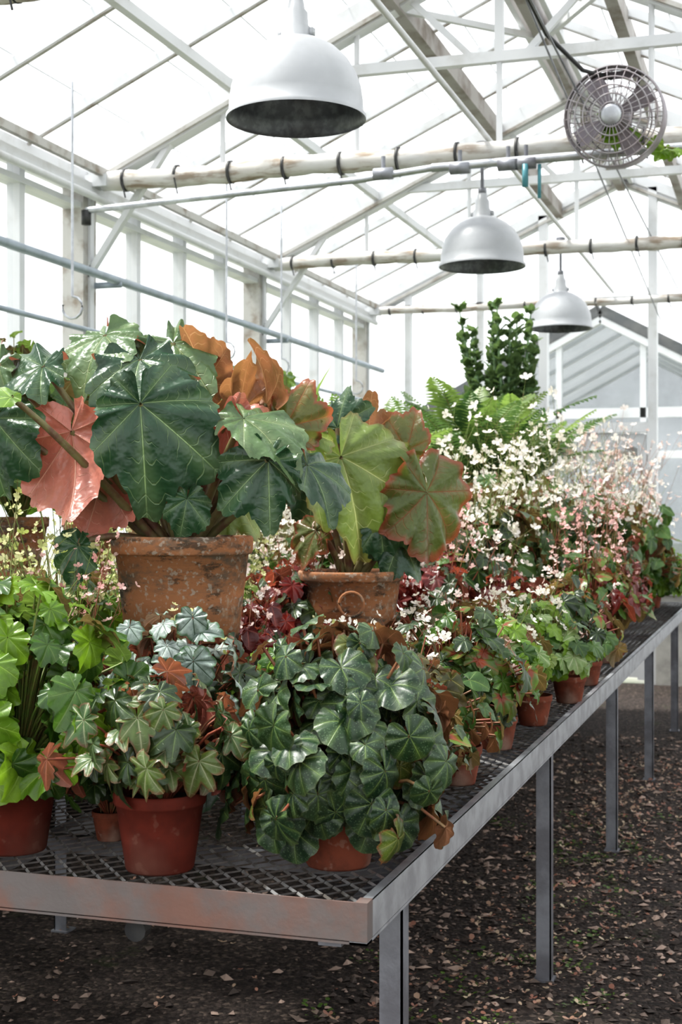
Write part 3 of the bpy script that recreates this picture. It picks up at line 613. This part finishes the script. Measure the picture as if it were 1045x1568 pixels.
plantc('yellow_flowering_begonia',-.72,3.65,scale=1.1,r=.17)
plantc('pink_flowering_begonia',-.60,3.20,scale=.72,r=.12)
plantc('silver_begonia',-.24,3.10,scale=.62,r=.12)
plantc('olive_begonia',.10,3.50,scale=.95,r=.13)
plantc('olive_begonia',.34,4.1,scale=1.05,r=.13)
plantc('yellow_flowering_begonia',-.02,3.3,scale=.52,r=.1)
plantc('mixed_begonia',-.45,2.74,scale=.6,r=.08)
plantc('red_begonia',-.14,4.15,scale=1.1,r=.12)
plantc('red_begonia',.32,4.75,scale=1.1,r=.13)
plantc('red_begonia',.58,5.05,scale=1.0,r=.13)
h1=W(-.39,3.45); h2=W(.029,4.15); placed.append((h1.x,h1.y,.14)); placed.append((h2.x,h2.y,.12))
tall=[('fern',.62,6.9,1.15,.3,1),('fern',.92,7.5,1.12,.3,1),('fern',.08,6.3,1.0,.25,1),('strap_leaf_plant',-.30,6.2,1.05,.25,1),('euphorbia',.98,8.5,1.17,.2,1),('fern',.30,7.4,1.05,.25,1),('white_flowering_begonia',.62,5.8,1.25,.18,0),('white_flowering_begonia',.92,6.3,1.25,.18,0),('white_flowering_begonia',.42,5.45,1.08,.18,0),('blush_flowering_begonia',1.45,7.9,1.30,.2,0),('blush_flowering_begonia',1.75,8.4,1.25,.2,0),('white_flowering_begonia',1.20,6.9,1.2,.2,0),('leafy_shrub',1.1,9.0,.9,.2,0)]
for k,xc,d,s,r,st in tall: plantc(k,xc,d,scale=s,r=r,stand=bool(st),pot=POT_B if k in('fern','euphorbia','strap_leaf_plant','leafy_shrub') else POT_S)
y=TY0+.2; row=0
while y<TY1-.15:
    x=TX1-.20-(.10 if row%2 else 0)
    while x>TX0+.12:
        xx=x+rng.uniform(-.04,.04) if x<TX1-.2 else x; yy=y+rng.uniform(-.05,.05)
        if all((xx-a)**2+(yy-b)**2>(c+.09)**2 for a,b,c in placed):
            if yy<3.4: k=rng.choice(['lime_begonia','mixed_begonia','olive_begonia'])
            elif yy<4.6: k=rng.choice(['olive_begonia','pale_begonia','mixed_begonia','red_begonia']) if xx>-1.2 else rng.choice(['red_begonia','mixed_begonia','yellow_flowering_begonia'])
            elif yy<6.2: k=rng.choice(['pink_flowering_begonia','red_begonia','pale_begonia','mixed_begonia','blush_flowering_begonia','lime_begonia']) if xx>-1.2 else rng.choice(['red_begonia','white_flowering_begonia','mixed_begonia'])
            else: k=rng.choice(['pink_flowering_begonia','red_begonia','blush_flowering_begonia','lime_begonia','white_flowering_begonia','mixed_begonia']) if xx>-1.3 else rng.choice(['white_flowering_begonia','lime_begonia','fern'])
            plant(k,xx,yy,scale=rng.uniform(.70,.88) if yy<4.4 else rng.uniform(.82,1.06),r=.10,lift=.02)
        x-=.27
    y+=.27; row+=1
for i,y in enumerate(np.arange(3.1,10.9,.62)):
    k=['leafy_shrub','strap_leaf_plant','fern','leafy_shrub'][i%4]
    plant(k,-2.95,y,pot=POT_B,scale=rng.uniform(.85,1.0),z=.76,stand=True)
# ------------------------------------------------------------------ hero begonias
def hero(name,base,pot,stand,sh,ph,leaves,mats):
    e=empty(name,(base.x,base.y,TZ),TH)
    s=child(stand,'upturned_stand_pot',e,(0,0,sh)); s.rotation_euler=(math.pi,0,0)
    child(pot,'pot',e,(0,0,sh)); mb=MB(); z0=sh+ph
    for (r,c,u,n,t,sz,T,m) in leaves:
        pa=np.array((r,-c,z0+u)); n_=(n[0],-n[1],n[2]); t_=(t[0],-t[1],t[2])
        put(mb,T,pa,t_,n_,sz,m,rng.random())
        b=np.array((r*.12,-c*.12,z0-.03)); mid=b*.45+pa*.55+np.array((r*.1,0,.05+.05*abs(u)))
        tube(mb,bez(b,mid,pa,9),np.linspace(.012,.007,9),8,0)
    child(mb.mesh(name+'_foliage',mats),'foliage',e); return e
B=T_big; HM=[stemB,L_dark,L_dark2,L_yel,L_org,L_redg,L_lime]
hero('large_leaf_begonia',h1,POT_H1,STAND1,.323,.255,[
 (-.075,.20,.31,(.12,.9,.45),(.10,.2,-1),.240,B[0],1),
 (-.10,.03,.43,(-.1,.5,.85),(.7,.6,-.4),.21,B[1],1),
 (-.20,-.06,.50,(-.3,.65,.65),(-.3,.6,-.5),.17,B[2],2),
 (-.03,-.06,.48,(.2,.7,.6),(.6,.5,-.6),.17,B[3],2),
 (-.33,.06,.41,(-.4,.7,.6),(-.6,.4,-.5),.17,B[3],1),
 (-.43,.13,.28,(-.4,.9,.3),(-.1,.1,-1),.17,B[0],1),
 (-.45,.0,.42,(-.3,.8,.5),(-.5,.2,-.8),.15,B[1],2),
 (-.25,.12,.25,(.25,-.9,.25),(.22,.1,-.95),.21,B[2],1),
 (-.19,.05,.14,(.1,-.9,.3),(-.2,.1,-.95),.15,B[3],1),
 (.04,-.10,.38,(.35,-.9,.35),(-.1,.1,1),.14,B[2],4),
 (.14,-.08,.31,(-.7,-.6,.3),(.0,.1,1),.14,B[3],5),
 (.20,-.10,.33,(.8,-.5,.3),(.1,.1,1),.15,B[0],4),
 (.25,-.05,.27,(.3,.9,.3),(.45,0,.8),.13,B[1],5),
 (.29,-.10,.27,(-.2,.9,.3),(.3,0,-.8),.13,B[1],3),
 (.16,.13,.28,(.2,.55,.85),(.8,.5,-.45),.17,B[2],2),
 (.11,.06,.27,(-.2,-.9,.2),(.25,.1,-1),.16,B[3],1),
 (.22,.18,.18,(.05,.85,.5),(.05,.25,-1),.16,B[1],1),
 (.31,.12,.17,(.5,.6,.6),(.6,.3,-.75),.14,B[0],1),
 (.03,.17,.09,(.2,.8,.5),(-.15,.2,-1),.09,B[2],1),
 (-.36,.26,.32,(-.1,.5,.9),(-.9,.2,-.1),.16,T_young[0],6),
 (-.23,.14,-.02,(-.3,.8,.3),(-.2,.1,-1),.10,B[3],1),
 (-.12,-.15,.2,(-.2,.6,.6),(-.6,.1,-.5),.16,B[3],5),
 (.02,-.15,.22,(.2,.8,.3),(.5,.1,-.7),.16,B[2],5),
 (.10,-.18,.12,(.2,.8,.3),(.5,.1,-.7),.14,B[1],3),
 ],HM)
hero('large_leaf_begonia',h2,POT_H2,STAND2,.283,.18,[
 (-.03,.16,.33,(.25,.9,.3),(.33,.1,-.95),.28,B[0],3),
 (.22,.06,.23,(.6,.75,.2),(.05,.1,-1),.21,T_bigr[0],5),
 (-.04,.0,.42,(-.35,.8,.35),(.15,.1,1),.12,B[1],1),
 (-.10,-.05,.31,(-.2,.9,.5),(-.25,.1,-1),.20,B[2],1),
 (.12,-.05,.31,(.1,.9,.25),(.2,0,-1),.21,B[3],3),
 (.17,-.15,.36,(.2,.8,.3),(.3,0,.9),.13,B[0],5),
 (.06,-.14,.40,(-.5,-.7,.3),(-.1,0,1),.13,B[1],4),
 (.08,.10,.14,(.2,.9,.4),(.25,.1,-1),.12,B[2],1),
 (-.10,.08,.12,(-.4,.8,.4),(-.4,.2,-.8),.11,B[3],5),
 (-.16,-.1,.34,(-.3,.5,.8),(-.6,.3,-.2),.15,B[0],2),
 (.14,.06,.10,(.3,.8,.3),(.5,.2,-.8),.13,B[1],1),
 ],HM)
mb=MB(); v0=W(1.40,6.05,2.93)
for k in range(12): put(mb,rng.choice(T_lob),np.array((.06-.030*k,-.02*k,.01*k))+rv(.03),rv(1)+np.array((0,0,-.3)),rv(.5)+np.array((0,-.6,.8)),.045+.025*rng.random(),0,rng.random())
tube(mb,[(.6,.2,.11),(.3,.15,.09),(.05,0,.02),(-.16,-.1,.04),(-.28,-.15,.08)],.004,5,1); mb.obj('hanging_vine',[L_lime,stemG],True,loc=v0)
# ------------------------------------------------------------------ floor scatter
ico=np.array([(0,0,1),(1,0,0),(0,1,0),(-1,0,0),(0,-1,0),(0,0,-.4)],float); icf=[(0,1,2),(0,2,3),(0,3,4),(0,4,1),(5,2,1),(5,3,2),(5,4,3),(5,1,4)]
mb=MB()
for k in range(13000):
    if k%3: x=rng.uniform(-1.3,.3)
    else: x=rng.uniform(-2.7,.78)
    y=1.3+7.5*rng.random()**1.3; s=.004+.012*rng.random()**2.5
    a=rng.random()*6.28; ca,sa=math.cos(a),math.sin(a); v=ico*np.array((1+rng.random(),1,.6))*s+nr.randn(6,3)*s*.2; v=v@np.array([(ca,sa,0),(-sa,ca,0),(0,0,1)])+(x,y,s*.3)
    mb.add(v,icf,0,None,rng.random()**2.5)
mb.obj('gravel_stones',[stone_m])
mb=MB()
for k in range(2200):
    x=-.75+nr.randn()*.22 if rng.random()<.8 else rng.uniform(-2.5,.8); y=rng.uniform(2.2,8)
    flower(mb,np.array((x,y,.014)),(rng.uniform(-.4,.4),rng.uniform(-.4,.4),1),.008+.015*rng.random()**2,0,rng.random()**1.5,rng.choice((1,2,2,3)))
mb.obj('fallen_petals',[petal_f])
mb=MB()
for c in range(60):
    cx=rng.uniform(-.95,-.5) if c%3 else rng.uniform(-1.5,-.3); cy=rng.uniform(2.2,6.5)
    for k in range(26):
        az=rng.random()*6.28; o=np.array((math.cos(az),math.sin(az),0)); put(mb,T_sm[k%3],np.array((cx,cy,.008))+o*.09*rng.random(),o+np.array((0,0,.5)),(-o[0]*.4,-o[1]*.4,1),.005+.007*rng.random(),0,rng.random())
mb.obj('moss_weeds',[moss_m],True)
# ------------------------------------------------------------------ light
w=bpy.data.worlds.new('World'); scn.world=w; w.use_nodes=True; nt=w.node_tree; bg=nt.nodes['Background']; bg.inputs[0].default_value=(.97,.985,1,1); bg.inputs[1].default_value=1.15
sd=bpy.data.lights.new('sun','SUN'); sd.energy=4.6; sd.angle=math.radians(12); sd.color=(1,.97,.90); so=bpy.data.objects.new('sun',sd); COL.objects.link(so)
so.rotation_euler=Vector((.50,.10,-1)).to_track_quat('-Z','Y').to_euler()
cd=bpy.data.cameras.new('camera'); co=bpy.data.objects.new('camera',cd); COL.objects.link(co); co.location=(0,0,CAMH); co.rotation_euler=(math.pi/2,0,TH)
cd.sensor_fit='VERTICAL'; cd.sensor_height=36; cd.lens=49.4; cd.shift_y=-.0025; cd.clip_end=200
cd.dof.use_dof=True; cd.dof.focus_distance=3.0; cd.dof.aperture_fstop=8.
scn.camera=co
